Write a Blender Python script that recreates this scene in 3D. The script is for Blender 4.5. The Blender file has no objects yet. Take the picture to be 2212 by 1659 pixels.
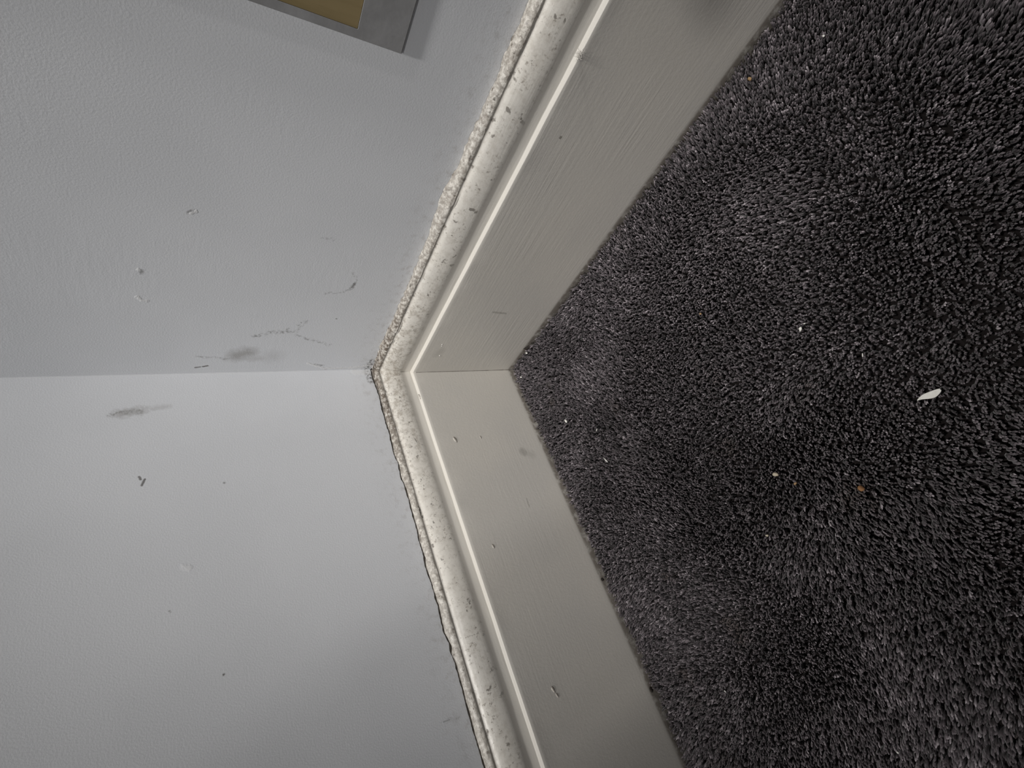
import bpy, bmesh, math, random
import numpy as np
from mathutils import Matrix, Vector

# ------------------------------------------------------------------ camera, world, lights, exposure
scene = bpy.context.scene
COL = scene.collection
RNG = np.random.default_rng(7)
random.seed(7)

cam_data = bpy.data.cameras.new('camera')
cam_data.sensor_fit = 'HORIZONTAL'
cam_data.sensor_width = 36.0
cam_data.lens = 1100.818 / 2212 * 36.0
cam_data.clip_start = 0.005
cam_data.clip_end = 50
cam = bpy.data.objects.new('camera', cam_data)
COL.objects.link(cam)
RC = ((0.35606576, 0.44529924, -0.82153866),
      (0.81340007, -0.58046827, 0.03790672),
      (-0.45999729, -0.68173688, -0.56889130))
CC = (0.2920, 0.3957, 0.3203)
cam.matrix_world = Matrix(((RC[0][0], -RC[1][0], -RC[2][0], CC[0]),
                           (RC[0][1], -RC[1][1], -RC[2][1], CC[1]),
                           (RC[0][2], -RC[1][2], -RC[2][2], CC[2]),
                           (0, 0, 0, 1)))
scene.camera = cam

world = bpy.data.worlds.new('room_ambience')
scene.world = world
world.use_nodes = True
world.node_tree.nodes['Background'].inputs['Color'].default_value = (0.96, 0.97, 1.0, 1)
world.node_tree.nodes['Background'].inputs['Strength'].default_value = 0.18


def aimed_spot(name, loc, aim, watts, angle, radius, color=(1.0, 0.96, 0.91)):
    d = bpy.data.lights.new(name, 'SPOT')
    d.energy = watts
    d.spot_size = math.radians(angle)
    d.spot_blend = 1.0
    d.shadow_soft_size = radius
    d.color = color
    o = bpy.data.objects.new(name, d)
    COL.objects.link(o)
    o.location = loc
    o.rotation_euler = (Vector(aim) - Vector(loc)).to_track_quat('-Z', 'Y').to_euler()
    return o


aimed_spot('unseen_ceiling_spot', (0.40, 0.40, 2.40), (0.03, 0.08, 0.00), 152, 27, 0.09, (1.0, 0.97, 0.93))
aimed_spot('unseen_ceiling_spot', (0.45, 2.60, 2.40), (0.00, 0.00, 0.02), 72, 14.5, 0.045, (1.0, 0.97, 0.94))
aimed_spot('unseen_ceiling_spot', (0.14, 2.60, 2.40), (0.00, 0.00, 0.02), 172, 14.5, 0.045, (1.0, 0.97, 0.94))  # unseen lamp, added to keep the lower wall lit where shadows fall
aimed_spot('unseen_ceiling_spot', (2.60, 0.36, 2.40), (0.00, 0.13, 0.02), 115, 13.5, 0.05, (1.0, 0.97, 0.94))  # unseen lamp, added to brighten the upper wall towards its foot

vs = scene.view_settings
vs.view_transform = 'Standard'
vs.look = 'None'
vs.gamma = 1.0
vs.use_curve_mapping = False
vs.exposure = -0.30

# ------------------------------------------------------------------ helpers
FLOOR = -0.009           # backing of the carpet; the pile tips stand at z = 0


def tag(o, label=None, cat=None, group=None, kind=None):
    if label: o['label'] = label
    if cat: o['category'] = cat
    if group: o['group'] = group
    if kind: o['kind'] = kind
    return o


def link(name, me, mat=None, parent=None):
    o = bpy.data.objects.new(name, me)
    COL.objects.link(o)
    if mat: me.materials.append(mat)
    if parent: o.parent = parent
    return o


def mesh_from(name, verts, faces, smooth=True):
    me = bpy.data.meshes.new(name)
    me.from_pydata([tuple(v) for v in verts], [], [tuple(f) for f in faces])
    me.update()
    if smooth:
        me.polygons.foreach_set('use_smooth', [True] * len(me.polygons))
    return me


def noise1(x, seed, scale, octaves=3):
    """smooth 1-D value noise in -1..1"""
    x = np.asarray(x, float)
    out = np.zeros_like(x); amp = 1.0; tot = 0
    for k in range(octaves):
        r = np.random.default_rng(seed * 31 + k).uniform(-1, 1, 4096)
        t = x / scale * 2 ** k + 500
        i = np.floor(t).astype(int); f = t - i; f = f * f * (3 - 2 * f)
        out += amp * (r[i % 4096] * (1 - f) + r[(i + 1) % 4096] * f)
        tot += amp; amp *= 0.5
    return out / tot


def noise2(x, y, seed, scale):
    r = np.random.default_rng(seed).uniform(-1, 1, (256, 256))
    tx = np.asarray(x) / scale + 40; ty = np.asarray(y) / scale + 40
    i = np.floor(tx).astype(int); j = np.floor(ty).astype(int)
    f = tx - i; g = ty - j; f = f * f * (3 - 2 * f); g = g * g * (3 - 2 * g)
    i %= 255; j %= 255
    return (r[i, j] * (1 - f) * (1 - g) + r[i + 1, j] * f * (1 - g)
            + r[i, j + 1] * (1 - f) * g + r[i + 1, j + 1] * f * g)


# ------------------------------------------------------------------ node helpers
class NT:
    def __init__(self, name):
        self.mat = bpy.data.materials.new(name)
        self.mat.use_nodes = True
        self.t = self.mat.node_tree
        self.bsdf = self.t.nodes['Principled BSDF']

    def put(self, sock, v):
        if isinstance(v, bpy.types.NodeSocket):
            self.t.links.new(v, sock)
        elif v is not None:
            if sock.type == 'RGBA' and len(v) == 3: v = (*v, 1)
            sock.default_value = v

    def n(self, typ, **props):
        nd = self.t.nodes.new(typ)
        for k, v in props.items(): setattr(nd, k, v)
        return nd

    def math(self, op, a, b=None, c=None, clamp=False):
        nd = self.n('ShaderNodeMath', operation=op, use_clamp=clamp)
        for i, v in enumerate((a, b, c)):
            if v is not None: self.put(nd.inputs[i], v)
        return nd.outputs[0]

    def vmath(self, op, a, b=None):
        nd = self.n('ShaderNodeVectorMath', operation=op)
        self.put(nd.inputs[0], a)
        if b is not None: self.put(nd.inputs['Scale'] if op == 'SCALE' else nd.inputs[1], b)
        return nd.outputs['Value'] if op in ('LENGTH', 'DOT_PRODUCT', 'DISTANCE') else nd.outputs['Vector']

    def coord(self):
        return self.n('ShaderNodeTexCoord').outputs['Object']

    def xyz(self, v):
        s = self.n('ShaderNodeSeparateXYZ'); self.put(s.inputs[0], v)
        return s.outputs[0], s.outputs[1], s.outputs[2]

    def noise(self, vec, scale, detail=2.0, rough=0.5, color=False):
        nd = self.n('ShaderNodeTexNoise')
        self.put(nd.inputs['Vector'], vec)
        nd.inputs['Scale'].default_value = scale
        nd.inputs['Detail'].default_value = detail
        nd.inputs['Roughness'].default_value = rough
        return nd.outputs['Color' if color else 'Fac']

    def ramp(self, v, a, b, lo=0.0, hi=1.0):
        nd = self.n('ShaderNodeMapRange', interpolation_type='SMOOTHSTEP')
        self.put(nd.inputs['Value'], v)
        nd.inputs['From Min'].default_value = a
        nd.inputs['From Max'].default_value = b
        nd.inputs['To Min'].default_value = lo
        nd.inputs['To Max'].default_value = hi
        return nd.outputs['Result']

    def mix(self, fac, a, b):
        nd = self.n('ShaderNodeMix', data_type='RGBA')
        self.put(nd.inputs['Factor'], fac)
        self.put(nd.inputs[6], a); self.put(nd.inputs[7], b)
        return nd.outputs[2]

    def bump(self, height, strength, dist, normal=None):
        nd = self.n('ShaderNodeBump')
        nd.inputs['Strength'].default_value = strength
        nd.inputs['Distance'].default_value = dist
        self.put(nd.inputs['Height'], height)
        if normal is not None: self.put(nd.inputs['Normal'], normal)
        return nd.outputs['Normal']

    def finish(self, color, rough=0.5, normal=None, spec=0.5):
        self.put(self.bsdf.inputs['Base Color'], color)
        self.put(self.bsdf.inputs['Roughness'], rough)
        self.bsdf.inputs['Specular IOR Level'].default_value = spec
        if normal is not None: self.put(self.bsdf.inputs['Normal'], normal)
        return self.mat


def mark_group():
    """a scuff: soft capsule between A and B, radius R, feather S, strength K"""
    g = bpy.data.node_groups.new('scuff_mark', 'ShaderNodeTree')
    for nm, ty in (('P', 'NodeSocketVector'), ('A', 'NodeSocketVector'), ('B', 'NodeSocketVector'),
                   ('R', 'NodeSocketFloat'), ('S', 'NodeSocketFloat'), ('K', 'NodeSocketFloat')):
        g.interface.new_socket(nm, in_out='INPUT', socket_type=ty)
    g.interface.new_socket('Mask', in_out='OUTPUT', socket_type='NodeSocketFloat')
    gi = g.nodes.new('NodeGroupInput'); go = g.nodes.new('NodeGroupOutput')

    def vm(op, a, b):
        n = g.nodes.new('ShaderNodeVectorMath'); n.operation = op
        g.links.new(a, n.inputs[0]); g.links.new(b, n.inputs['Scale'] if op == 'SCALE' else n.inputs[1])
        return n.outputs['Value'] if op in ('DOT_PRODUCT', 'DISTANCE') else n.outputs['Vector']

    def m(op, a, b, clamp=False):
        n = g.nodes.new('ShaderNodeMath'); n.operation = op; n.use_clamp = clamp
        for i, v in enumerate((a, b)):
            if isinstance(v, (int, float)): n.inputs[i].default_value = v
            else: g.links.new(v, n.inputs[i])
        return n.outputs[0]
    pa = vm('SUBTRACT', gi.outputs['P'], gi.outputs['A'])
    ba = vm('SUBTRACT', gi.outputs['B'], gi.outputs['A'])
    t = m('DIVIDE', vm('DOT_PRODUCT', pa, ba), m('ADD', vm('DOT_PRODUCT', ba, ba), 1e-9), True)
    dist = vm('DISTANCE', pa, vm('SCALE', ba, t))
    e = m('DIVIDE', m('SUBTRACT', m('ADD', gi.outputs['R'], gi.outputs['S']), dist), gi.outputs['S'], True)
    g.links.new(m('MULTIPLY', e, gi.outputs['K']), go.inputs['Mask'])
    return g


MARK = mark_group()


def marks(nt, P, items):
    """items: (A3, B3, radius, feather, strength) -> combined mask"""
    out = None
    for a, b, r, s, k in items:
        nd = nt.n('ShaderNodeGroup'); nd.node_tree = MARK
        nt.put(nd.inputs['P'], P)
        nd.inputs['A'].default_value = a; nd.inputs['B'].default_value = b
        nd.inputs['R'].default_value = r; nd.inputs['S'].default_value = s; nd.inputs['K'].default_value = k
        out = nd.outputs['Mask'] if out is None else nt.math('MAXIMUM', out, nd.outputs['Mask'])
    return out


def warp(nt, P, scale, amount):
    c = nt.noise(P, scale, 3, 0.6, color=True)
    return nt.vmath('ADD', P, nt.vmath('SCALE', nt.vmath('SUBTRACT', c, (0.5, 0.5, 0.5)), amount))


def mm(pts, fn, r, s, k, fine=False):
    pts = pts if len(pts) > 1 else [pts[0], (pts[0][0] + 1e-4, pts[0][1])]
    if not fine: r, s = r * 1.3, s * 1.6
    return [(fn(*a), fn(*b), r, s, k) for a, b in zip(pts[:-1], pts[1:])]


onA = lambda u, z, d=0.0: (d, u, z)
onB = lambda u, z, d=0.0: (u, d, z)

# ------------------------------------------------------------------ materials


def wall_material(name, on, dark, pale, soft, crisp, axis):
    nt = NT(name)
    P = nt.coord()
    W = warp(nt, P, 420, 0.0035)
    base = nt.mix(nt.ramp(nt.noise(P, 9, 3), 0.35, 0.7), (0.695, 0.71, 0.735), (0.66, 0.675, 0.70))
    # grubby grey film just above the skirting
    x, y, z = nt.xyz(P)
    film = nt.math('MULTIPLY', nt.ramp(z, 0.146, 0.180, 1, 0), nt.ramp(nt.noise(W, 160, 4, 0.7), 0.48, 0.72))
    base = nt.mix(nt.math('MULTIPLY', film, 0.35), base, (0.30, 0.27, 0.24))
    patch = nt.ramp(nt.noise(P, 430, 3, 0.65), 0.40, 0.64)
    d = nt.math('MULTIPLY', marks(nt, warp(nt, P, 170, 0.006), dark), patch)
    d = nt.math('MAXIMUM', d, marks(nt, warp(nt, P, 500, 0.0012), crisp))
    base = nt.mix(d, base, (0.115, 0.108, 0.10))
    base = nt.mix(marks(nt, warp(nt, P, 260, 0.008), soft), base, (0.22, 0.205, 0.185))
    base = nt.mix(marks(nt, W, pale), base, (0.74, 0.74, 0.74))
    # roller orange peel, plus trails of dried paint
    s = nt.n('ShaderNodeMapping'); nt.put(s.inputs['Vector'], P)
    s.inputs['Scale'].default_value = (0.22, 0.22, 1.0)
    trail = nt.math('MULTIPLY', nt.noise(s.outputs[0], 330, 3, 0.6), nt.ramp(nt.noise(P, 14, 2), 0.46, 0.62))
    h = nt.math('ADD', nt.noise(P, 900, 2, 0.55), nt.math('MULTIPLY', trail, 0.9 if axis == 1 else 0.25))
    nrm = nt.bump(h, 0.15 if axis == 1 else 0.12, 0.0006)
    nrm = nt.bump(marks(nt, W, pale), 0.5, 0.0006, nrm)
    return nt.finish(base, 0.62, nrm, 0.35)


A_dark = (mm([(0.0225, 0.295), (0.0191, 0.2739)], onA, 0.0003, 0.0009, 0.55)
          + mm([(0.0484, 0.2567), (0.0534, 0.243), (0.0551, 0.2257)], onA, 0.0004, 0.0014, 0.62)
          + mm([(0.0503, 0.225), (0.0378, 0.1955)], onA, 0.0003, 0.0011, 0.5)
          + mm([(0.0551, 0.2257), (0.0632, 0.2220), (0.0684, 0.2200)], onA, 0.0003, 0.0009, 0.45)
          + mm([(0.0684, 0.2223)], onA, 0.0006, 0.0006, 0.7) + mm([(0.0632, 0.2251)], onA, 0.0006, 0.0006, 0.6)
          + mm([(0.0571, 0.2331)], onA, 0.0008, 0.0009, 0.7)
          + mm([(0.0091, 0.2030), (0.0082, 0.1946)], onA, 0.0004, 0.0007, 0.8)
          + mm([(0.1259, 0.1973), (0.1203, 0.1906), (0.1142, 0.1906)], onA, 0.0002, 0.0008, 0.40)
          + mm([(0.1142, 0.1906), (0.1078, 0.1931)], onA, 0.0006, 0.0008, 0.85)
          + mm([(0.1078, 0.1931), (0.103, 0.2001), (0.101, 0.211)], onA, 0.0002, 0.0008, 0.45)
          + mm([(0.1104, 0.3269)], onA, 0.0009, 0.0009, 0.7)
          + mm([(0.1617, 0.3022), (0.1643, 0.2995)], onA, 0.0005, 0.0007, 0.7)
          + mm([(0.1544, 0.2237), (0.1545, 0.2152)], onA, 0.0002, 0.0008, 0.35)
          + mm([(0.072, 0.1965)], onA, 0.0006, 0.0005, 0.6)
          + mm([(0.0022, 0.1935), (0.0028, 0.1678)], onA, 0.0002, 0.0006, 0.35)
          + mm([(0.002, 0.153), (0.014, 0.1505)], onA, 0.0010, 0.0022, 0.95))
A_soft = (mm([(0.0234, 0.2675), (0.0270, 0.2590)], onA, 0.0010, 0.0055, 0.55)
          + mm([(0.0195, 0.2739), (0.0190, 0.2480)], onA, 0.0006, 0.0030, 0.25)
          + mm([(0.0218, 0.2394)], onA, 0.0010, 0.0070, 0.20))
A_pale = (mm([(0.0113, 0.2094), (0.0034, 0.1936), (0.0036, 0.1678), (0.0069, 0.1507)], onA, 0.0004, 0.0007, 0.7)
          + mm([(0.0868, 0.3299), (0.0840, 0.3280), (0.0836, 0.3250)], onA, 0.0005, 0.0006, 0.7)
          + mm([(0.1614, 0.3008), (0.1634, 0.2985)], onA, 0.0004, 0.0005, 0.7)
          + mm([(0.1120, 0.3282)], onA, 0.0006, 0.0006, 0.6))
B_dark = (mm([(0.036, 0.3511), (0.0342, 0.3439)], onB, 0.0004, 0.0010, 0.55)
          + mm([(0.0342, 0.3439), (0.033, 0.3334)], onB, 0.0003, 0.0012, 0.5)
          + mm([(0.0351, 0.3431), (0.0348, 0.3331)], onB, 0.0004, 0.0014, 0.5)
          + mm([(0.1844, 0.3203)], onB, 0.0004, 0.0005, 0.6)
          + mm([(0.3031, 0.1691), (0.3033, 0.1638), (0.3047, 0.157)], onB, 0.0002, 0.0007, 0.55)
          + mm([(0.002, 0.1530), (0.014, 0.1508)], onB, 0.0010, 0.0022, 0.95))
B_soft = (mm([(0.0352, 0.3460), (0.0335, 0.3320)], onB, 0.0012, 0.0022, 0.42)
          + mm([(0.0325, 0.3300), (0.0311, 0.3156)], onB, 0.0004, 0.0018, 0.25))
B_pale = (mm([(0.158, 0.3115), (0.160, 0.3085)], onB, 0.0006, 0.0010, 0.35)
          + mm([(0.002, 0.165), (0.003, 0.152)], onB, 0.0010, 0.0020, 0.5))
A_crisp = (mm([(0.0079, 0.2956), (0.0086, 0.2925)], onA, 0.0005, 0.0006, 0.75, True) + mm([(0.0090, 0.2905), (0.0101, 0.2873)], onA, 0.0005, 0.0006, 0.85, True)
           + mm([(0.1135, 0.1912), (0.1095, 0.1924)], onA, 0.0005, 0.0008, 0.7, True) + mm([(0.1104, 0.3269)], onA, 0.0006, 0.0012, 0.6, True)
           + mm([(0.1620, 0.3022), (0.1634, 0.3008)], onA, 0.0004, 0.0007, 0.6, True) + mm([(0.0090, 0.2010), (0.0084, 0.1960)], onA, 0.0002, 0.0006, 0.6, True)
           + mm([(0.0571, 0.2331)], onA, 0.0003, 0.0010, 0.5, True) + mm([(0.072, 0.1965)], onA, 0.0002, 0.0008, 0.5, True)
           + mm([(0.049, 0.2555)], onA, 0.0003, 0.0012, 0.5, True) + mm([(0.0660, 0.2235)], onA, 0.0003, 0.0009, 0.45, True))
B_crisp = (mm([(0.0886, 0.3342), (0.0908, 0.3333)], onB, 0.0004, 0.0006, 0.8, True) + mm([(0.0955, 0.3329), (0.0910, 0.3310)], onB, 0.0004, 0.0006, 0.85, True)
           + mm([(0.1015, 0.2834)], onB, 0.0004, 0.0008, 0.6, True) + mm([(0.2301, 0.2945)], onB, 0.0003, 0.0007, 0.85, True)
           + mm([(0.1844, 0.3203)], onB, 0.0002, 0.0006, 0.5, True) + mm([(0.3031, 0.1680), (0.3034, 0.1635)], onB, 0.0001, 0.0006, 0.45, True))
M_WALL_A = wall_material('pale_grey_wall_paint_scuffed', onA, A_dark, A_pale, A_soft, A_crisp, 1)
M_WALL_B = wall_material('pale_grey_wall_paint', onB, B_dark, B_pale, B_soft, B_crisp, 0)


def skirting_material(name, on, axis, dirty, face_marks, cracks):
    nt = NT(name)
    P = nt.coord()
    x, y, z = nt.xyz(P)
    s = y if axis == 1 else x
    base = nt.mix(nt.ramp(nt.noise(P, 12, 3), 0.35, 0.7), (0.62, 0.595, 0.545), (0.585, 0.565, 0.525))
    W = warp(nt, P, 500, 0.0022)
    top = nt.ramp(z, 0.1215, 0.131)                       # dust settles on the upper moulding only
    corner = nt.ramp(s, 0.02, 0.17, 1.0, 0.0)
    # dusty film and speckles
    speck = nt.ramp(nt.noise(P, 430, 4, 0.7), 0.53, 0.68)
    cluster = nt.ramp(nt.noise(P, 75, 3, 0.6), 0.40, 0.58)
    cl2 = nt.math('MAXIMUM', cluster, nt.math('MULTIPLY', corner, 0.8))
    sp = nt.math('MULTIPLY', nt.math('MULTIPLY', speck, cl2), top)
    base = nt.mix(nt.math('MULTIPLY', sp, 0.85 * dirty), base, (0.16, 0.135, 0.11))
    fleck = nt.math('MULTIPLY', nt.ramp(nt.noise(W, 190, 2, 0.5), 0.65, 0.72), top)
    base = nt.mix(nt.math('MULTIPLY', fleck, 0.75), base, (0.10, 0.088, 0.075))
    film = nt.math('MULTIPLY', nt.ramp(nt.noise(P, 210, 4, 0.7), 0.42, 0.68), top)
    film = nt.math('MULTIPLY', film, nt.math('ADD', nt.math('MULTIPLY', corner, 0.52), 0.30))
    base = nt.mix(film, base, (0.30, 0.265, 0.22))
    # brown grime on the topmost fillet, by the wall
    fil = nt.ramp(z, 0.1436, 0.1452)
    gr = nt.math('MULTIPLY', fil, nt.ramp(nt.noise(W, 330, 4, 0.7), 0.32 if axis == 0 else 0.35, 0.60))
    k = nt.math('ADD', nt.math('MULTIPLY', corner, 0.45), 0.55 if axis == 0 else 0.58)
    base = nt.mix(nt.math('MULTIPLY', gr, k), base, (0.115, 0.092, 0.072))
    # darker line along the quirk below it
    quirk = nt.math('MULTIPLY', nt.ramp(z, 0.1425, 0.1435), nt.ramp(z, 0.1441, 0.1449, 1, 0))
    base = nt.mix(nt.math('MULTIPLY', quirk, 0.45), base, (0.13, 0.115, 0.10))
    base = nt.mix(nt.math('MULTIPLY', marks(nt, W, face_marks), 0.9), base, (0.20, 0.19, 0.165))
    base = nt.mix(nt.math('MULTIPLY', marks(nt, warp(nt, P, 260, 0.0030), cracks), nt.ramp(nt.noise(P, 380, 3), 0.38, 0.55)), base, (0.055, 0.045, 0.035))
    # patchy dark brown foot of the board next to the carpet
    foot = nt.math('MULTIPLY', nt.ramp(z, 0.0005, 0.004, 1, 0), nt.ramp(nt.noise(P, 120, 4, 0.7), 0.30, 0.55))
    base = nt.mix(nt.math('MULTIPLY', foot, 0.7), base, (0.13, 0.10, 0.075))
    # brush strokes along the board
    m = nt.n('ShaderNodeMapping'); nt.put(m.inputs['Vector'], P)
    m.inputs['Scale'].default_value = (0.035, 0.035, 1) if True else (1, 1, 1)
    brush = nt.noise(m.outputs[0], 520, 3, 0.55)
    brush = nt.math('MULTIPLY', brush, nt.ramp(nt.noise(P, 16, 2), 0.38, 0.66, 0.25, 1.0))
    nrm = nt.bump(brush, 0.32 if axis == 1 else 0.16, 0.0006)
    nrm = nt.bump(nt.noise(P, 520, 3, 0.6), 0.14, 0.0006, nrm)
    nrm = nt.bump(nt.math('MULTIPLY', nt.noise(W, 260, 4, 0.7), fil), 0.35, 0.0010, nrm)
    rough = nt.math('ADD', nt.math('MULTIPLY', nt.math('MAXIMUM', film, sp), 0.25), 0.36)
    return nt.finish(base, rough, nrm, 0.45)


SA_marks = (mm([(0.1086, 0.067), (0.1076, 0.0527)], lambda u, z: onA(u, z, .018), 0.0002, 0.0009, 0.6)
            + mm([(0.2759, 0.0977)], lambda u, z: onA(u, z, .018), 0.0005, 0.0004, 0.95)
            + mm([(0.052, 0.098), (0.046, 0.100)], lambda u, z: onA(u, z, .018), 0.0010, 0.0030, 0.25))
SB_marks = (mm([(0.1181, 0.0272), (0.1195, 0.0262)], lambda u, z: onB(u, z, .018), 0.0018, 0.0020, 0.45)
            + mm([(0.121, 0.024), (0.123, 0.018)], lambda u, z: onB(u, z, .018), 0.0010, 0.0030, 0.20)
            + mm([(0.1663, 0.0449), (0.1741, 0.0453)], lambda u, z: onB(u, z, .018), 0.0002, 0.0004, 0.5))
SA_cracks = (mm([(0.303, 0.1463), (0.312, 0.1468), (0.324, 0.1462)], lambda u, z: onA(u, z, .004), 0.0004, 0.0035, 0.0, True)
             + mm([(0.27, 0.1460), (0.284, 0.1470)], lambda u, z: onA(u, z, .0065), 0.0003, 0.0008, 0.9, True)
             + mm([(0.232, 0.1458), (0.246, 0.1466)], lambda u, z: onA(u, z, .0068), 0.0003, 0.0008, 0.8, True)
             + mm([(0.306, 0.1472), (0.330, 0.1468)], lambda u, z: onA(u, z, .0060), 0.0003, 0.0008, 0.95, True)
             + mm([(0.120, 0.1475), (0.127, 0.1470)], lambda u, z: onA(u, z, .0050), 0.0008, 0.0008, 0.9, True)
             + mm([(0.02, 0.1480), (0.07, 0.1475)], lambda u, z: onA(u, z, .0040), 0.0003, 0.0010, 0.75, True)
             + mm([(0.006, 0.148), (0.016, 0.148)], lambda u, z: onA(u, z, .0040), 0.0012, 0.0020, 0.9, True)
             + mm([(0.155, 0.137), (0.160, 0.1345), (0.158, 0.132)], lambda u, z: onA(u, z, .0135), 0.0002, 0.0006, 0.7, True))
SB_cracks = (mm([(0.150, 0.1440), (0.160, 0.1440)], lambda u, z: onB(u, z, .0072), 0.0005, 0.0007, 0.9, True)
             + mm([(0.088, 0.1325), (0.096, 0.1310)], lambda u, z: onB(u, z, .0140), 0.0002, 0.0005, 0.8, True)
             + mm([(0.295, 0.1470), (0.2975, 0.1468)], lambda u, z: onB(u, z, .0055), 0.0010, 0.0010, 0.75, True)
             + mm([(0.17, 0.140), (0.1745, 0.1385)], lambda u, z: onB(u, z, .0110), 0.0003, 0.0006, 0.5, True)
             + mm([(0.006, 0.148), (0.05, 0.1478)], lambda u, z: onB(u, z, .0035), 0.0006, 0.0016, 0.75, True))
M_SK_A = skirting_material('cream_gloss_paint_brushed', onA, 1, 0.9, SA_marks, SA_cracks)
M_SK_B = skirting_material('cream_gloss_paint', onB, 0, 1.0, SB_marks, SB_cracks)


def plain(name, c1, c2, scale, rough=0.7, bump=0.2, dist=0.0006, spec=0.3):
    nt = NT(name)
    P = nt.coord()
    col = nt.mix(nt.ramp(nt.noise(P, scale, 4, 0.6), 0.3, 0.7), c1, c2)
    return nt.finish(col, rough, nt.bump(nt.noise(P, scale * 3, 3), bump, dist), spec)


M_GAP = plain('black_crack_dirt_shade', (0.012, 0.010, 0.008), (0.03, 0.024, 0.018), 300, 0.95)  # one black for both the dirt and the shade inside the gap
M_BACK = plain('dull_grey_recess_paint', (0.30, 0.30, 0.305), (0.25, 0.25, 0.252), 60, 0.8)
M_SEAM = plain('grimy_brown_joint', (0.10, 0.085, 0.068), (0.20, 0.18, 0.15), 220, 0.8)


def backing_material():
    nt = NT('dark_carpet_backing')
    P = nt.coord()
    x, y, z = nt.xyz(P)
    far = nt.ramp(nt.math('ADD', nt.math('MULTIPLY', x, 0.586), nt.math('MULTIPLY', y, 0.81)), 0.530, 0.537)
    n = nt.noise(P, 380, 3, 0.65)
    pile = nt.mix(nt.ramp(n, 0.40, 0.68), (0.016, 0.013, 0.015), (0.16, 0.14, 0.15))
    return nt.finish(nt.mix(far, (0.016, 0.013, 0.013), pile), 0.95, nt.bump(n, 0.8, 0.004), 0.15)


M_BACKING = backing_material()


def wood_material():
    nt = NT('mustard_brown_board')
    P = nt.coord()
    m = nt.n('ShaderNodeMapping'); nt.put(m.inputs['Vector'], P)
    m.inputs['Scale'].default_value = (1, 1, 0.12)
    g = nt.noise(m.outputs[0], 160, 4, 0.6)
    col = nt.mix(nt.ramp(g, 0.3, 0.7), (0.28, 0.215, 0.108), (0.235, 0.18, 0.086))
    return nt.finish(col, 0.7, nt.bump(g, 0.15, 0.0005), 0.3)


M_WOOD = wood_material()


def pile_material():
    nt = NT('charcoal_twist_pile')
    a = nt.n('ShaderNodeAttribute'); a.attribute_name = 'tone'; a.attribute_type = 'GEOMETRY'
    r = nt.n('ShaderNodeValToRGB')
    nt.put(r.inputs[0], a.outputs['Fac'])
    e = r.color_ramp.elements
    e[0].position = 0.0; e[0].color = (0.034, 0.029, 0.031, 1)
    e[1].position = 1.0; e[1].color = (0.46, 0.415, 0.44, 1)
    x = e.new(0.45); x.color = (0.106, 0.091, 0.099, 1)
    x = e.new(0.80); x.color = (0.235, 0.205, 0.222, 1)
    P = nt.coord()
    stain = nt.math('MULTIPLY', nt.ramp(nt.noise(P, 26, 3, 0.6), 0.60, 0.74), 0.5)
    col = nt.mix(stain, r.outputs[0], (0.085, 0.062, 0.050))
    mat = nt.finish(col, 0.85, None, 0.25)
    nt.bsdf.inputs['Sheen Weight'].default_value = 0.15
    return mat


M_PILE = pile_material()

# ------------------------------------------------------------------ setting: walls, floor
WL = 2.6     # wall length
WH = 2.4     # wall height


def box_mesh(name, x0, x1, y0, y1, z0, z1, bev=0.0, seg=2):
    bm = bmesh.new()
    bmesh.ops.create_cube(bm, size=1)
    for v in bm.verts:
        v.co = ((x0 + x1) / 2 + v.co.x * (x1 - x0), (y0 + y1) / 2 + v.co.y * (y1 - y0), (z0 + z1) / 2 + v.co.z * (z1 - z0))
    if bev:
        bmesh.ops.bevel(bm, geom=bm.edges[:], offset=bev, segments=seg, affect='EDGES', clamp_overlap=True)
    me = bpy.data.meshes.new(name); bm.to_mesh(me); bm.free()
    return me


wall_a = link('wall_right', box_mesh('wall_right', -0.1, 0.0, -0.1, WL, FLOOR, WH), M_WALL_A)
tag(wall_a, 'pale grey scuffed wall carrying the grey framed panel, upper half of picture', kind='structure')

wall_b = link('wall_left', box_mesh('wall_left', 0.0, WL, -0.1, 0.0, FLOOR, WH), M_WALL_B)
tag(wall_b, 'pale grey painted wall with smear, lower half of picture', kind='structure')

floor = link('floor', box_mesh('floor', -0.1, WL, -0.1, WL, FLOOR - 0.05, FLOOR), M_BACKING)
tag(floor, 'dark backing under the charcoal carpet', kind='structure')

# shallow grey framed panel on the wall with a mustard board set into its front
BD = 0.0025
BY0, BY1, BZ0, BZ1 = 0.2860, 0.62, 0.2071, 0.66
PY0, PZ0 = 0.2903, 0.2317


def frame_box():
    bm = bmesh.new()
    def ring(x, y0, y1, z0, z1):
        return [bm.verts.new((x, y, z)) for y, z in ((y0, z0), (y1, z0), (y1, z1), (y0, z1))]
    a = ring(0.0, BY0, BY1, BZ0, BZ1)
    b = ring(BD, BY0, BY1, BZ0, BZ1)
    c = ring(BD, PY0, BY1 - 0.01, PZ0, BZ1 - 0.02)
    d = ring(BD - 0.0018, PY0, BY1 - 0.01, PZ0, BZ1 - 0.02)
    for p, q in ((a, b), (b, c), (c, d)):
        for k in range(4):
            bm.faces.new((p[k], p[(k + 1) % 4], q[(k + 1) % 4], q[k]))
    bm.faces.new(a); bm.faces.new(d)
    bmesh.ops.recalc_face_normals(bm, faces=bm.faces[:])
    bmesh.ops.bevel(bm, geom=[e for e in bm.edges if all(v in b for v in e.verts)], offset=0.0005, segments=2, affect='EDGES')
    me = bpy.data.meshes.new('box_body'); bm.to_mesh(me); bm.free()
    return me


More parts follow.
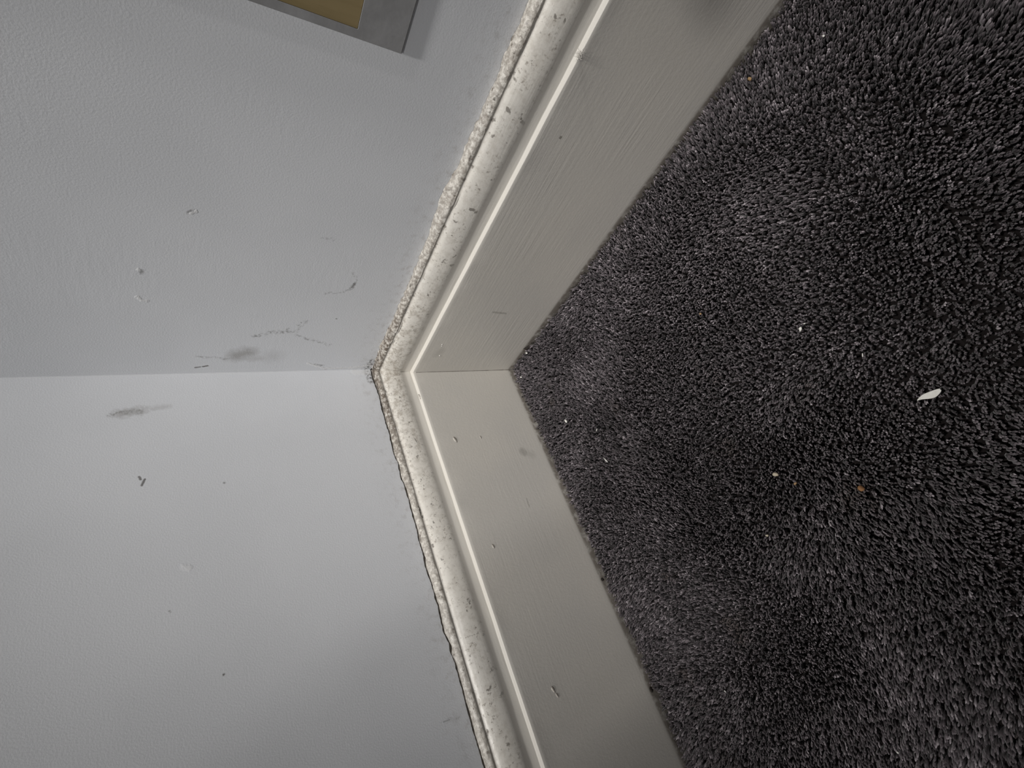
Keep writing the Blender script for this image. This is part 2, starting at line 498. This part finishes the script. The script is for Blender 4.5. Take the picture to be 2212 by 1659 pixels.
wb = bpy.data.objects.new('framed_panel', None); COL.objects.link(wb)
wb.location = (0.0, (BY0 + BY1) / 2, BZ0)
tag(wb, 'dull grey framed panel with mustard brown centre on the wall at the top edge', 'panel')
o = link('frame', frame_box(), M_BACK, wb); o.matrix_parent_inverse = Matrix.Translation(-wb.location)
o = link('board', box_mesh('board', BD - 0.0017, BD - 0.0004, PY0 + 0.0001, BY1 - 0.0101, PZ0 + 0.0001, BZ1 - 0.0201, 0.0002), M_WOOD, wb)
o.matrix_parent_inverse = Matrix.Translation(-wb.location)
tag(o, 'mustard brown board')

# ------------------------------------------------------------------ skirting boards
CRACK_B = [(0.0, 0.1490), (0.0086, 0.1493), (0.0306, 0.1482), (0.0562, 0.1491), (0.0729, 0.1484), (0.095, 0.1499), (0.1046, 0.1485), (0.1168, 0.1495), (0.1291, 0.1481), (0.149, 0.1486), (0.1583, 0.1483), (0.1661, 0.1485), (0.1755, 0.1496), (0.1899, 0.1487), (0.1957, 0.1503), (0.2102, 0.1495), (0.2305, 0.1491), (0.2464, 0.1505), (0.2573, 0.148), (0.2626, 0.1498), (0.2709, 0.1484), (0.2914, 0.1487), (0.3086, 0.1492), (0.3205, 0.1495), (0.3369, 0.1487), (0.42, 0.1492), (3.0, 0.149)]
EDGE_A = [(0.0, 0.1478), (0.0083, 0.1478), (0.0334, 0.1492), (0.0588, 0.1489), (0.0806, 0.1484), (0.1, 0.1480), (0.1225, 0.1478), (0.1642, 0.1484), (0.2079, 0.1515), (0.23, 0.1486), (0.2477, 0.1496), (0.2655, 0.1482), (0.2808, 0.1486), (0.2889, 0.1478), (0.3037, 0.149), (0.313, 0.1489), (0.3247, 0.1480), (0.3327, 0.1484), (0.42, 0.149), (3.0, 0.149)]


def catmull(pts, n=5):
    out = []
    P = [pts[0]] + pts + [pts[-1]]
    for i in range(1, len(P) - 2):
        p0, p1, p2, p3 = [np.array(q) for q in P[i - 1:i + 3]]
        for k in range(n):
            t = k / n
            out.append(0.5 * ((2 * p1) + (-p0 + p2) * t + (2 * p0 - 5 * p1 + 4 * p2 - p3) * t * t + (-p0 + 3 * p1 - 3 * p2 + p3) * t ** 3))
    out.append(np.array(pts[-1]))
    return out


UP = [(0.0046, 0.1486), (0.0068, 0.1472), (0.0076, 0.1456), (0.0076, 0.1446), (0.0074, 0.1440), (0.0077, 0.1433),
      (0.0084, 0.1428), (0.0106, 0.1409), (0.0125, 0.1375), (0.0138, 0.1335), (0.0145, 0.1292), (0.0144, 0.1260),
      (0.0138, 0.1238), (0.0136, 0.1218), (0.0138, 0.1195), (0.0141, 0.1175)]
LEDGE = [(0.0142, 0.1165), (0.0142, 0.1159), (0.0143, 0.11565), (0.0146, 0.1155), (0.0162, 0.1153), (0.0177, 0.1151), (0.01795, 0.11495), (0.0181, 0.1146)]


def skirting(name, side, edge, mat):
    s = np.concatenate([np.arange(0, 0.46, 0.0008), np.arange(0.46, WL - 0.03, 0.03), [WL - 0.02]])
    ex, ez = zip(*edge)
    zt = np.interp(s, ex, ez) + noise1(s, 3 if side == 'A' else 5, 0.004, 3) * (0.0011 if side == 'A' else 0.00035)
    prof = catmull(UP, 3) + [np.array(p) for p in LEDGE] \
        + [np.array((0.0181, z)) for z in (0.112, 0.10, 0.085, 0.07, 0.055, 0.04, 0.028, 0.018, 0.011, 0.006, 0.002, -0.002, FLOOR)]
    start_d = 0.0 if side == 'A' else 0.0022
    rows = []
    if side == 'B':
        rows.append((np.full_like(s, start_d), zt - 0.010))
    rows.append((np.full_like(s, start_d) + (0.0002 if side == 'A' else noise1(s, 11, 0.006) * 0.0005), zt))
    mid_d = (0.0024 if side == 'A' else 0.0031) + noise1(s, 21 + (side == 'A'), 0.006, 3) * 0.0008
    lump = noise1(s, 41 + (side == 'A'), 0.008, 4)
    rows.append((mid_d, zt * 0.55 + 0.1490 * 0.45 + lump * (0.0005 if side == 'A' else 0.0003)))
    for i, (d, z) in enumerate(prof):
        if z > 0.1452:                                       # lumpy old paint and filler on the fillet
            w = 1.0 if side == 'A' else 0.5
            dd = d + lump * 0.0007 * w; zz = z + noise1(s + i * .003, 61, 0.005, 3) * 0.0005 * w
        elif z > 0.143:
            dd = d + np.maximum(noise1(s, 71, 0.018, 3) - 0.30, 0) * (0.0030 if side == 'A' else 0.0012) + 0 * s; zz = z + 0 * s
        elif z > 0.1165:
            dd = d + noise1(s + z * 2, 81, 0.05, 2) * 0.00018; zz = z + 0 * s
        elif z > 0.1145:
            dd = d + noise1(s, 91, 0.02, 3) * 0.00025; zz = z + noise1(s, 92, 0.03, 2) * 0.0001
        else:
            dd = d + noise1(s + z, 95, 0.12, 2) * 0.0002 + 0 * s; zz = z + 0 * s
        rows.append((dd + 0 * s, zz))
    # foot of the board is worn round
    rows[-2] = (rows[-2][0] - 0.0004, rows[-2][1]); rows[-1] = (rows[-1][0] - 0.0010, rows[-1][1])
    n = len(s); V = []
    for d, z in rows:
        u = np.minimum(s + d, WL)
        V.append(np.stack([d, u, z], 1) if side == 'A' else np.stack([u, d, z], 1))
    V = np.concatenate(V)
    F = []
    for r in range(len(rows) - 1):
        for i in range(n - 1):
            a, b = r * n + i, r * n + i + 1
            F.append((a, b, b + n, a + n) if side == 'B' else (a, a + n, b + n, b))
    # closed back, so that the board is solid
    m = len(V); R = len(rows)
    back_d = 0.0003 if side == 'A' else 0.0022
    ext = []
    for i in (0, n - 1):
        u = s[i]
        ext.append((back_d, u, FLOOR) if side == 'A' else (u, back_d, FLOOR))
    V = np.concatenate([V, np.array(ext)])
    F.append(tuple([r * n for r in range(R)] + [m]))
    F.append(tuple([r * n + n - 1 for r in range(R)] + [m + 1]))
    me = mesh_from(name, V, F)
    o = link(name, me, mat)
    return o, s, zt


sk_a, sA, zA = skirting('baseboard_right', 'A', EDGE_A, M_SK_A)
tag(sk_a, 'cream painted moulded skirting board with dusty ledge, upper run in picture', kind='structure')
sk_b, sB, zB = skirting('baseboard_left', 'B', CRACK_B, M_SK_B)
tag(sk_b, 'cream painted moulded skirting board below the black crack, lower run in picture', kind='structure')

# black strip in the open crack behind the lower run: dirt plus painted shade
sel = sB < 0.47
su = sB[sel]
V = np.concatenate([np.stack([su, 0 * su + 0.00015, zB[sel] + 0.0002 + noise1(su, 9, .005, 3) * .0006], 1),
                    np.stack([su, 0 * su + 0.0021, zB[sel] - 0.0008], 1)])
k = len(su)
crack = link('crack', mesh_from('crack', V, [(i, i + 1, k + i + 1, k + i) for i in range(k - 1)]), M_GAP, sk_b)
tag(crack, 'black strip of dirt and painted shade in the open crack along the wall')


# mitre joint, a hairline of grime down the corner
def ribbon(name, pts, wid, mat, parent, nvec, seed):
    pts = np.array(pts, float)
    V = []
    for i, p in enumerate(pts):
        w = wid * (0.6 + 0.6 * abs(noise1(i * 1.0, seed, 2.3, 2)))
        V += [p - np.array(nvec) * w, p + np.array(nvec) * w]
    return link(name, mesh_from(name, V, [(2 * i, 2 * i + 1, 2 * i + 3, 2 * i + 2) for i in range(len(pts) - 1)]), mat, parent)


mz = np.linspace(0.112, 0.0, 60)
off = 0.0181 + 0.00022
mp = [(off + noise1(z, 5, .01) * .0001, off + 0.00005 + noise1(z, 6, .008) * .0002, z) for z in mz]
mj = ribbon('mitre_joint', mp, 0.00028, M_SEAM, sk_b, (0.7071, -0.7071, 0), 3)
tag(mj, 'grimy hairline joint in the corner')


# blobs: lumpy little solids used for crumbs, nibs and chips
def blob_mesh(name, lx, ly, lz, seed, sub=2, rough=0.25, taper=0.0):
    bm = bmesh.new()
    bmesh.ops.create_icosphere(bm, subdivisions=sub, radius=1)
    r = random.Random(seed)
    ph = [r.uniform(0, 6.28) for _ in range(6)]
    for v in bm.verts:
        c = v.co.copy()
        k = 1 + rough * (math.sin(c.x * 2.7 + ph[0]) * math.sin(c.y * 3.1 + ph[1]) + 0.5 * math.sin(c.z * 4 + ph[2] + c.x * 3) + 0.35 * math.sin(c.y * 6 + ph[3]))
        t = 1 - taper * 0.5 * (1 - c.x)
        v.co = (c.x * lx * k, c.y * ly * k * t, c.z * lz * k * t)
    me = bpy.data.meshes.new(name); bm.to_mesh(me); bm.free()
    me.polygons.foreach_set('use_smooth', [True] * len(me.polygons))
    return me


M_WHITE = plain('white_paint_fleck', (0.78, 0.77, 0.73), (0.68, 0.67, 0.62), 500, 0.5)
M_CREAM = plain('cream_crumb', (0.52, 0.47, 0.37), (0.42, 0.36, 0.27), 600, 0.7)
M_TAN = plain('tan_crumb', (0.36, 0.24, 0.12), (0.26, 0.16, 0.08), 600, 0.7)
M_ORANGE = plain('orange_brown_crumb', (0.32, 0.165, 0.070), (0.22, 0.11, 0.05), 600, 0.7)
M_BLACK = plain('black_debris', (0.012, 0.010, 0.009), (0.030, 0.022, 0.016), 500, 0.8)
M_LINT = plain('white_lint', (0.62, 0.60, 0.56), (0.52, 0.50, 0.46), 700, 0.9)

# paint nib on the ledge, dimples and chips in the gloss paint
nib = link('paint_nib', blob_mesh('paint_nib', 0.0036, 0.0015, 0.0012, 4, 2, 0.15, 0.4), M_SK_B, sk_b)
nib.location = (0.0455, 0.0160, 0.1153); nib.rotation_euler = (0, 0.1, 0.15)
for u, z, r in ((0.0968, 0.0956, 0.0021), (0.0974, 0.0681, 0.0012), (0.2003, 0.0952, 0.0015), (0.3136, 0.0875, 0.0016), (0.318, 0.086, 0.0012)):
    o = link('paint_blister', blob_mesh('paint_blister', r * 1.5, r * 0.30, r * 0.75, int(u * 1e4), 2, 0.2), M_SK_B, sk_b)
    o.location = (u, 0.0181, z); o.rotation_euler = (0, 0.25, 0)
for u, z, r in ((0.0615, 0.1003, 0.0008), (0.0590, 0.0996, 0.0006), (0.0446, 0.0962, 0.0009)):
    o = link('paint_chip', blob_mesh('paint_chip', r * 0.5, r, r, int(u * 1e5), 1, 0.3), M_WHITE, sk_a)
    o.location = (0.0182, u, z)

# ------------------------------------------------------------------ carpet pile


def build_pile():
    sp = 0.0026
    gx = np.arange(0.0186, 0.640, sp); gy = np.arange(0.0186, 0.620, sp * 0.87)
    X, Y = np.meshgrid(gx, gy, indexing='ij')
    X = X + (np.arange(Y.shape[1])[None, :] % 2) * sp * 0.5
    X = (X + RNG.uniform(-.0009, .0009, X.shape)).ravel(); Y = (Y + RNG.uniform(-.0009, .0009, Y.shape)).ravel()
    keep = (X > 0.0186) & (Y > 0.0186) & (X * 0.586 + Y * 0.81 < 0.535)
    keep &= ~((X + Y < 0.0425))                                    # pile stops short of the corner
    edge = np.minimum(X, Y)
    keep &= edge > 0.0190 + 0.0007 * noise1(np.maximum(X, Y), 77, 0.012, 2)
    X, Y = X[keep], Y[keep]
    N = len(X)
    # direction the pile leans: drifts slowly, brushed patches
    th = 0.9 + 1.3 * noise2(X, Y, 3, 0.11) + 0.6 * noise2(X, Y, 4, 0.03)
    lean = 0.0022 + 0.0014 * noise2(X, Y, 5, 0.06)
    tone = 0.44 + 0.10 * noise2(X, Y, 6, 0.05) + RNG.normal(0, 0.20, N)
    height = 0.0085 + 0.0010 * noise2(X, Y, 8, 0.035) + RNG.uniform(-.0011, .0008, N)
    height += 0.0013 * np.clip(1 - (np.minimum(X, Y) - .0185) / .005, 0, 1)     # fuller beside the boards
    # a trodden dent
    dent = np.exp(-(((X - .3501) / .006) ** 2 + ((Y - .1219) / .004) ** 2))
    height -= 0.0030 * dent
    K = 3; S = 4; SIDES = 3
    tot = N * K
    ti = np.repeat(np.arange(N), K)
    ang = RNG.uniform(0, 2 * np.pi, tot)
    ro = RNG.uniform(.0002, .0010, tot)
    bx = X[ti] + np.cos(ang) * ro * .6; by = Y[ti] + np.sin(ang) * ro * .6
    lx = np.cos(th[ti]) * lean[ti] + np.cos(ang) * ro + RNG.normal(0, .0005, tot)
    ly = np.sin(th[ti]) * lean[ti] + np.sin(ang) * ro + RNG.normal(0, .0005, tot)
    # keep the strands out of the boards
    tipx, tipy = bx + lx, by + ly
    lx = np.where(tipx < .0187, .0187 - bx, lx); ly = np.where(tipy < .0187, .0187 - by, ly)
    hh = height[ti] + RNG.uniform(-.0012, .0006, tot)
    rad = RNG.uniform(.00052, .00082, tot)
    tw = RNG.uniform(0, 2 * np.pi, tot)
    prof_t = np.array([0.0, 0.55, 0.88, 1.0]); prof_r = np.array([0.7, 1.0, 0.92, 0.35])
    vs_ = np.empty((tot, S, SIDES, 3), np.float32)
    for k in range(S):
        t = prof_t[k]
        cx = bx + lx * t ** 1.6; cy = by + ly * t ** 1.6; cz = FLOOR + hh * t
        for q in range(SIDES):
            a = tw + q * 2 * np.pi / SIDES + t * 1.8
            vs_[:, k, q, 0] = cx + np.cos(a) * rad * prof_r[k]
            vs_[:, k, q, 1] = cy + np.sin(a) * rad * prof_r[k]
            vs_[:, k, q, 2] = cz
    V = vs_.reshape(-1, 3)
    loc = []
    for k in range(S - 1):
        for q in range(SIDES):
            a = k * SIDES + q; b = k * SIDES + (q + 1) % SIDES
            loc.append((a, b, b + SIDES, a + SIDES))
    quads = np.array(loc)
    nq = len(quads)
    base = (np.arange(tot) * S * SIDES)
    Q = (quads[None] + base[:, None, None]).reshape(-1, 4)
    T = (np.array([[(S - 1) * SIDES, (S - 1) * SIDES + 1, (S - 1) * SIDES + 2]])[None] + base[:, None, None]).reshape(-1, 3)
    me = bpy.data.meshes.new('carpet_pile')
    me.vertices.add(len(V)); me.vertices.foreach_set('co', V.ravel())
    loops = np.concatenate([Q.ravel(), T.ravel()]).astype(np.int32)
    me.loops.add(len(loops)); me.loops.foreach_set('vertex_index', loops)
    me.polygons.add(len(Q) + len(T))
    me.polygons.foreach_set('loop_start', np.concatenate([np.arange(len(Q)) * 4, len(Q) * 4 + np.arange(len(T)) * 3]).astype(np.int32))
    me.polygons.foreach_set('use_smooth', np.ones(len(Q) + len(T), bool))
    me.update(calc_edges=True)
    at = me.attributes.new('tone', 'FLOAT', 'POINT')
    tn = np.clip(tone[ti] + RNG.normal(0, .11, tot), 0, 1)
    at.data.foreach_set('value', np.repeat(tn, S * SIDES).astype(np.float32))
    return me


pile = link('carpet_pile', build_pile(), M_PILE)
tag(pile, 'charcoal grey twist pile carpet filling the right of the picture', 'carpet', kind='stuff')

# ------------------------------------------------------------------ debris lying on the carpet
TIP = 0.0003


def crumb(name, label, cat, x, y, lx, ly, lz, rot, mat, seed, z=None, taper=0.0, rough=0.25, group=None):
    o = link(name, blob_mesh(name, lx, ly, lz, seed, 2, rough, taper), mat)
    o.location = (x, y, (TIP + lz * 0.4) if z is None else z)
    o.rotation_euler = (random.uniform(-.2, .2), random.uniform(-.15, .15), rot)
    return tag(o, label, cat, group)


# long teardrop flake
def flake():
    bm = bmesh.new()
    L = 0.0112; st = 14
    up, lo = [], []
    for side, arr in ((1, up), (-1, lo)):
        for zz in (0.0004, -0.0004):
            arr.append([bm.verts.new((L * (i / st - 0.5), side * (0.00018 + 0.00155 * math.sin(math.pi * min(1, (i / st) ** 1.3 * 0.93)) ** 0.85) + 0.0003 * math.sin(i * .5), zz + 0.0006 * math.sin(i / st * 3.0))) for i in range(st + 1)])
    for i in range(st):
        bm.faces.new((up[0][i], up[0][i + 1], lo[0][i + 1], lo[0][i]))
        bm.faces.new((up[1][i + 1], up[1][i], lo[1][i], lo[1][i + 1]))
        bm.faces.new((up[0][i + 1], up[0][i], up[1][i], up[1][i + 1]))
        bm.faces.new((lo[0][i], lo[0][i + 1], lo[1][i + 1], lo[1][i]))
    for i in (0, st):
        bm.faces.new((up[0][i], lo[0][i], lo[1][i], up[1][i]))
    bmesh.ops.recalc_face_normals(bm, faces=bm.faces[:])
    me = bpy.data.meshes.new('paint_flake'); bm.to_mesh(me); bm.free()
    return me


fl = link('paint_flake', flake(), M_WHITE)
fl.location = (0.2532, 0.3108, 0.0012); fl.rotation_euler = (0.15, -0.05, math.atan2(0.0095, 0.0011))
tag(fl, 'long white teardrop flake lying on the carpet near the right edge', 'flake')

C = crumb
C('paint_crumb', 'small bright white crumb at the middle of the carpet above the long flake', 'crumb', 0.1854, 0.2826, .0013, .0008, .0007, 2.2, M_WHITE, 1)
C('paint_crumb', 'tiny white sliver touching the white crumb in mid carpet', 'crumb', 0.1842, 0.2862, .0008, .0003, .0003, 1.0, M_WHITE, 2)
C('paint_sliver', 'thin upright white sliver left of and above the long flake', 'sliver', 0.2184, 0.2993, .0012, .0003, .0003, 2.55, M_WHITE, 3)
C('bread_crumb', 'cream oblong crumb below the middle of the carpet', 'crumb', 0.2494, 0.2163, .0021, .0013, .0010, 1.0, M_CREAM, 4)
C('bread_crumb', 'small tan crumb just right of the cream oblong crumb', 'crumb', 0.2596, 0.2237, .0012, .0008, .0007, 1.6, M_TAN, 5)
C('bread_crumb', 'round orange brown crumb below the long white flake', 'crumb', 0.2781, 0.2548, .0020, .0017, .0014, 0.4, M_ORANGE, 6)
C('bread_crumb', 'tan crumb beside the upper skirting near the top of the picture', 'crumb', 0.0360, 0.3543, .0016, .0012, .0011, 0.3, M_TAN, 7)
C('paint_crumb', 'tiny white speck on the carpet near the top edge', 'crumb', 0.0594, 0.3919, .0007, .0006, .0005, 0.0, M_WHITE, 8)
C('bread_crumb', 'pale yellow speck low in the middle of the carpet', 'crumb', 0.2788, 0.1873, .0010, .0007, .0006, 0.9, M_CREAM, 9)
C('paint_crumb', 'bright white crumb near the lower skirting, leftmost large one', 'crumb', 0.1144, 0.0644, .0020, .0011, .0010, 0.2, M_WHITE, 10)
C('paint_crumb', 'tiny white crumb just right of the corner of the skirting', 'crumb', 0.0378, 0.0311, .0011, .0009, .0008, 0.5, M_WHITE, 11)
C('paint_crumb', 'white crumb stuck beside the dark debris at the corner', 'crumb', 0.0236, 0.0550, .0017, .0010, .0010, 0.6, M_WHITE, 12)
C('paint_sliver', 'faint white sliver right of the leftmost large white crumb', 'sliver', 0.1428, 0.0950, .0014, .0004, .0004, 1.9, M_WHITE, 13)
C('paint_sliver', 'slanting white sliver below the leftmost large white crumb', 'sliver', 0.1698, 0.0884, .0026, .0005, .0005, 0.35, M_WHITE, 14)
C('paint_crumb', 'tiny white speck low on the carpet beside the dent', 'crumb', 0.3565, 0.0916, .0008, .0004, .0004, 0.4, M_WHITE, 15)
C('paint_crumb', 'tiny white speck at the bottom edge of the carpet', 'crumb', 0.4014, 0.1854, .0006, .0005, .0004, 0.4, M_WHITE, 16)
C('bread_crumb', 'tan speck in the upper middle of the carpet', 'crumb', 0.1316, 0.2364, .0010, .0007, .0006, 0.8, M_TAN, 17)
C('dirt_crumb', 'curled dark debris tucked against the upper skirting near the corner', 'debris', 0.0205, 0.0580, .0034, .0010, .0012, 0.95, M_BLACK, 18, z=0.0022, taper=0.5, rough=0.4)
C('dirt_crumb', 'black speck against the middle of the lower skirting', 'debris', 0.2531, 0.0196, .0016, .0009, .0014, 0.1, M_BLACK, 19, z=0.0012)
C('dirt_crumb', 'black speck against the lower skirting near the bottom edge', 'debris', 0.3439, 0.0198, .0021, .0009, .0016, 0.2, M_BLACK, 20, z=0.0012)


# a tuft of lint caught on the ledge of the upper run
def lint():
    V, F = [], []
    r = random.Random(5)
    for k in range(26):
        p = Vector((r.gauss(0, .0007), r.gauss(0, .0016), abs(r.gauss(0, .0006))))
        d = Vector((r.gauss(0, 1), r.gauss(0, 1), r.gauss(0, .6))).normalized()
        for i in range(5):
            d = (d + Vector((r.gauss(0, .5), r.gauss(0, .5), r.gauss(0, .4)))).normalized()
            q = p + d * 0.0007
            n = d.orthogonal().normalized() * 0.00011; m = d.cross(n)
            b = len(V)
            for c in (p, q):
                V += [c + n, c - n * .5 + m * .87, c - n * .5 - m * .87]
            for j in range(3):
                F.append((b + j, b + (j + 1) % 3, b + 3 + (j + 1) % 3, b + 3 + j))
            p = q
            if p.z < 0: p.z = 0.0001
    return mesh_from('lint', V, F)


ln = link('lint', lint(), M_LINT)
ln.location = (0.0182, 0.3236, 0.1150)
tag(ln, 'wisp of white lint caught on the ledge of the upper skirting', 'lint')


# ------------------------------------------------------------------ the photographer, crouching behind the camera
PO = np.array((0.60, 0.90, FLOOR))
PF = np.array((-0.56, -0.83, 0.0)); PR = np.array((-0.83, 0.56, 0.0))


def B(a, b, z):
    return tuple(PO + PF * a + PR * b + np.array((0, 0, z)))


def limb_hand(V, E, Rr, w, palm_dir, side_dir, up_dir, wrist):
    """palm and five curled fingers, grown from the wrist vertex"""
    pd, sd, ud = [np.array(q) / np.linalg.norm(q) for q in (palm_dir, side_dir, up_dir)]
    W = np.array(V[wrist])

    def add(p, r, par):
        V.append(tuple(p)); Rr.append(r); E.append((par, len(V) - 1)); return len(V) - 1
    palm = add(W + pd * 0.045, 0.024, wrist)
    for k, ln in enumerate((0.030, 0.034, 0.032, 0.026)):
        o = (k - 1.5) * 0.019
        a = add(W + pd * 0.088 + sd * o, 0.0095, palm)
        b = add(W + pd * (0.088 + ln) + sd * o - ud * 0.012, 0.0085, a)
        c = add(W + pd * (0.088 + ln * 1.5) + sd * o - ud * 0.034, 0.0075, b)
    a = add(W + pd * 0.050 + sd * -0.036, 0.011, palm)
    b = add(W + pd * 0.078 + sd * -0.052 - ud * 0.012, 0.0095, a)


def person():
    V = [B(0, 0, .48)]; Rr = [.125]; E = []

    def add(p, r, par):
        V.append(tuple(p)); Rr.append(r); E.append((par, len(V) - 1)); return len(V) - 1
    sp = add(B(.04, 0, .68), .125, 0)
    ch = add(B(.11, 0, .90), .135, sp)
    nb = add(B(.17, 0, 1.06), .075, ch)
    nk = add(B(.205, 0, 1.12), .052, nb)
    hd = add(B(.25, 0, 1.20), .083, nk)
    ht = add(B(.265, 0, 1.28), .070, hd)
    nose = add(B(.345, 0, 1.185), .012, hd)
    for sgn in (1, -1):
        hip = add(B(.02, .10 * sgn, .45), .095, 0)
        kn = add(B(.37, .19 * sgn, .50), .060, hip)
        an = add(B(.13, .16 * sgn, .10), .040, kn)
        hl = add(B(.09, .16 * sgn, .045), .036, an)
        to = add(B(.30, .18 * sgn, .040), .034, an)
    # both forearms lie on the knees
    s1 = add(B(.14, .185, 1.00), .062, ch)
    e1 = add(B(.10, .30, .75), .042, s1)
    w1 = add(B(.33, .24, .595), .027, e1)
    limb_hand(V, E, Rr, w1, PF + np.array((0, 0, -.12)), -PR, (0, 0, 1), w1)
    s2 = add(B(.14, -.185, 1.00), .062, ch)
    e2 = add(B(.10, -.30, .75), .042, s2)
    w2 = add(B(.33, -.24, .595), .027, e2)
    limb_hand(V, E, Rr, w2, PF + np.array((0, 0, -.12)), PR, (0, 0, 1), w2)
    me = bpy.data.meshes.new('body_cage')
    me.from_pydata(V, E, [])
    o = bpy.data.objects.new('body_cage', me); COL.objects.link(o)
    sk = o.modifiers.new('skin', 'SKIN'); sk.use_smooth_shade = True
    ss = o.modifiers.new('sub', 'SUBSURF'); ss.levels = 2; ss.render_levels = 2
    for v, r in zip(me.skin_vertices[0].data, Rr):
        v.radius = (r, r); v.use_root = False
    me.skin_vertices[0].data[0].use_root = True
    dg = bpy.context.evaluated_depsgraph_get()
    out = bpy.data.meshes.new_from_object(o.evaluated_get(dg))
    bpy.data.objects.remove(o); bpy.data.meshes.remove(me)
    out.name = 'body'
    return out, np.array(V)


M_JUMPER = plain('navy_knit_jumper', (0.040, 0.046, 0.065), (0.030, 0.034, 0.050), 300, 0.9)
M_DENIM = plain('blue_denim', (0.060, 0.080, 0.130), (0.045, 0.060, 0.100), 400, 0.85)
M_SKIN = plain('skin', (0.52, 0.33, 0.25), (0.46, 0.29, 0.22), 90, 0.55)
M_HAIR = plain('dark_brown_hair', (0.030, 0.020, 0.013), (0.020, 0.013, 0.009), 300, 0.6)
M_SHOE = plain('black_trainers', (0.03, 0.03, 0.03), (0.02, 0.02, 0.02), 200, 0.6)
bme, cage = person()
for m in (M_JUMPER, M_DENIM, M_SKIN, M_SHOE): bme.materials.append(m)
loc = lambda p: ((np.array(p) - PO) @ PF, (np.array(p) - PO) @ PR, p[2] - PO[2])
for pl in bme.polygons:
    a, b, z = loc(pl.center)
    wrist = np.array(B(.33, .24 if b > 0 else -.24, .595)); knee = np.array(B(.37, .19 if b > 0 else -.19, .50))
    pc = np.array(pl.center)
    if z > 1.095: pl.material_index = 2
    elif np.linalg.norm(pc - wrist) < 0.16 and z > .50 and a > .325 and np.linalg.norm(pc - knee) > .062: pl.material_index = 2
    elif z < 0.085: pl.material_index = 3
    elif z < 0.47 or a > .05 and z < .57 and abs(b) > .05 and a < .46: pl.material_index = 1
    else: pl.material_index = 0
person_o = bpy.data.objects.new('person', None); COL.objects.link(person_o)
person_o.location = tuple(PO)
tag(person_o, 'person in navy jumper and jeans crouching behind the camera, seen only as shadows', 'person')
INV = Matrix.Translation(-Vector(tuple(PO)))
bo = link('body', bme, None, person_o); bo.matrix_parent_inverse = INV


def hair():
    bm = bmesh.new()
    bmesh.ops.create_uvsphere(bm, u_segments=28, v_segments=18, radius=1)
    c = np.array(B(.248, 0, 1.225))
    kill = []
    for v in bm.verts:
        d = np.array(v.co)
        if d[0] > 0.55 and d[2] < 0.35 or d[2] < -0.55: kill.append(v)
        k = 1 + 0.05 * math.sin(d[1] * 9) * math.sin(d[2] * 7)
        v.co = tuple(c + PF * d[0] * .098 * k + PR * d[1] * .092 * k + np.array((0, 0, d[2] * .108 * k)))
    bmesh.ops.delete(bm, geom=kill, context='VERTS')
    me = bpy.data.meshes.new('hair'); bm.to_mesh(me); bm.free()
    me.polygons.foreach_set('use_smooth', [True] * len(me.polygons))
    return me


ho = link('hair', hair(), M_HAIR, person_o); ho.matrix_parent_inverse = INV
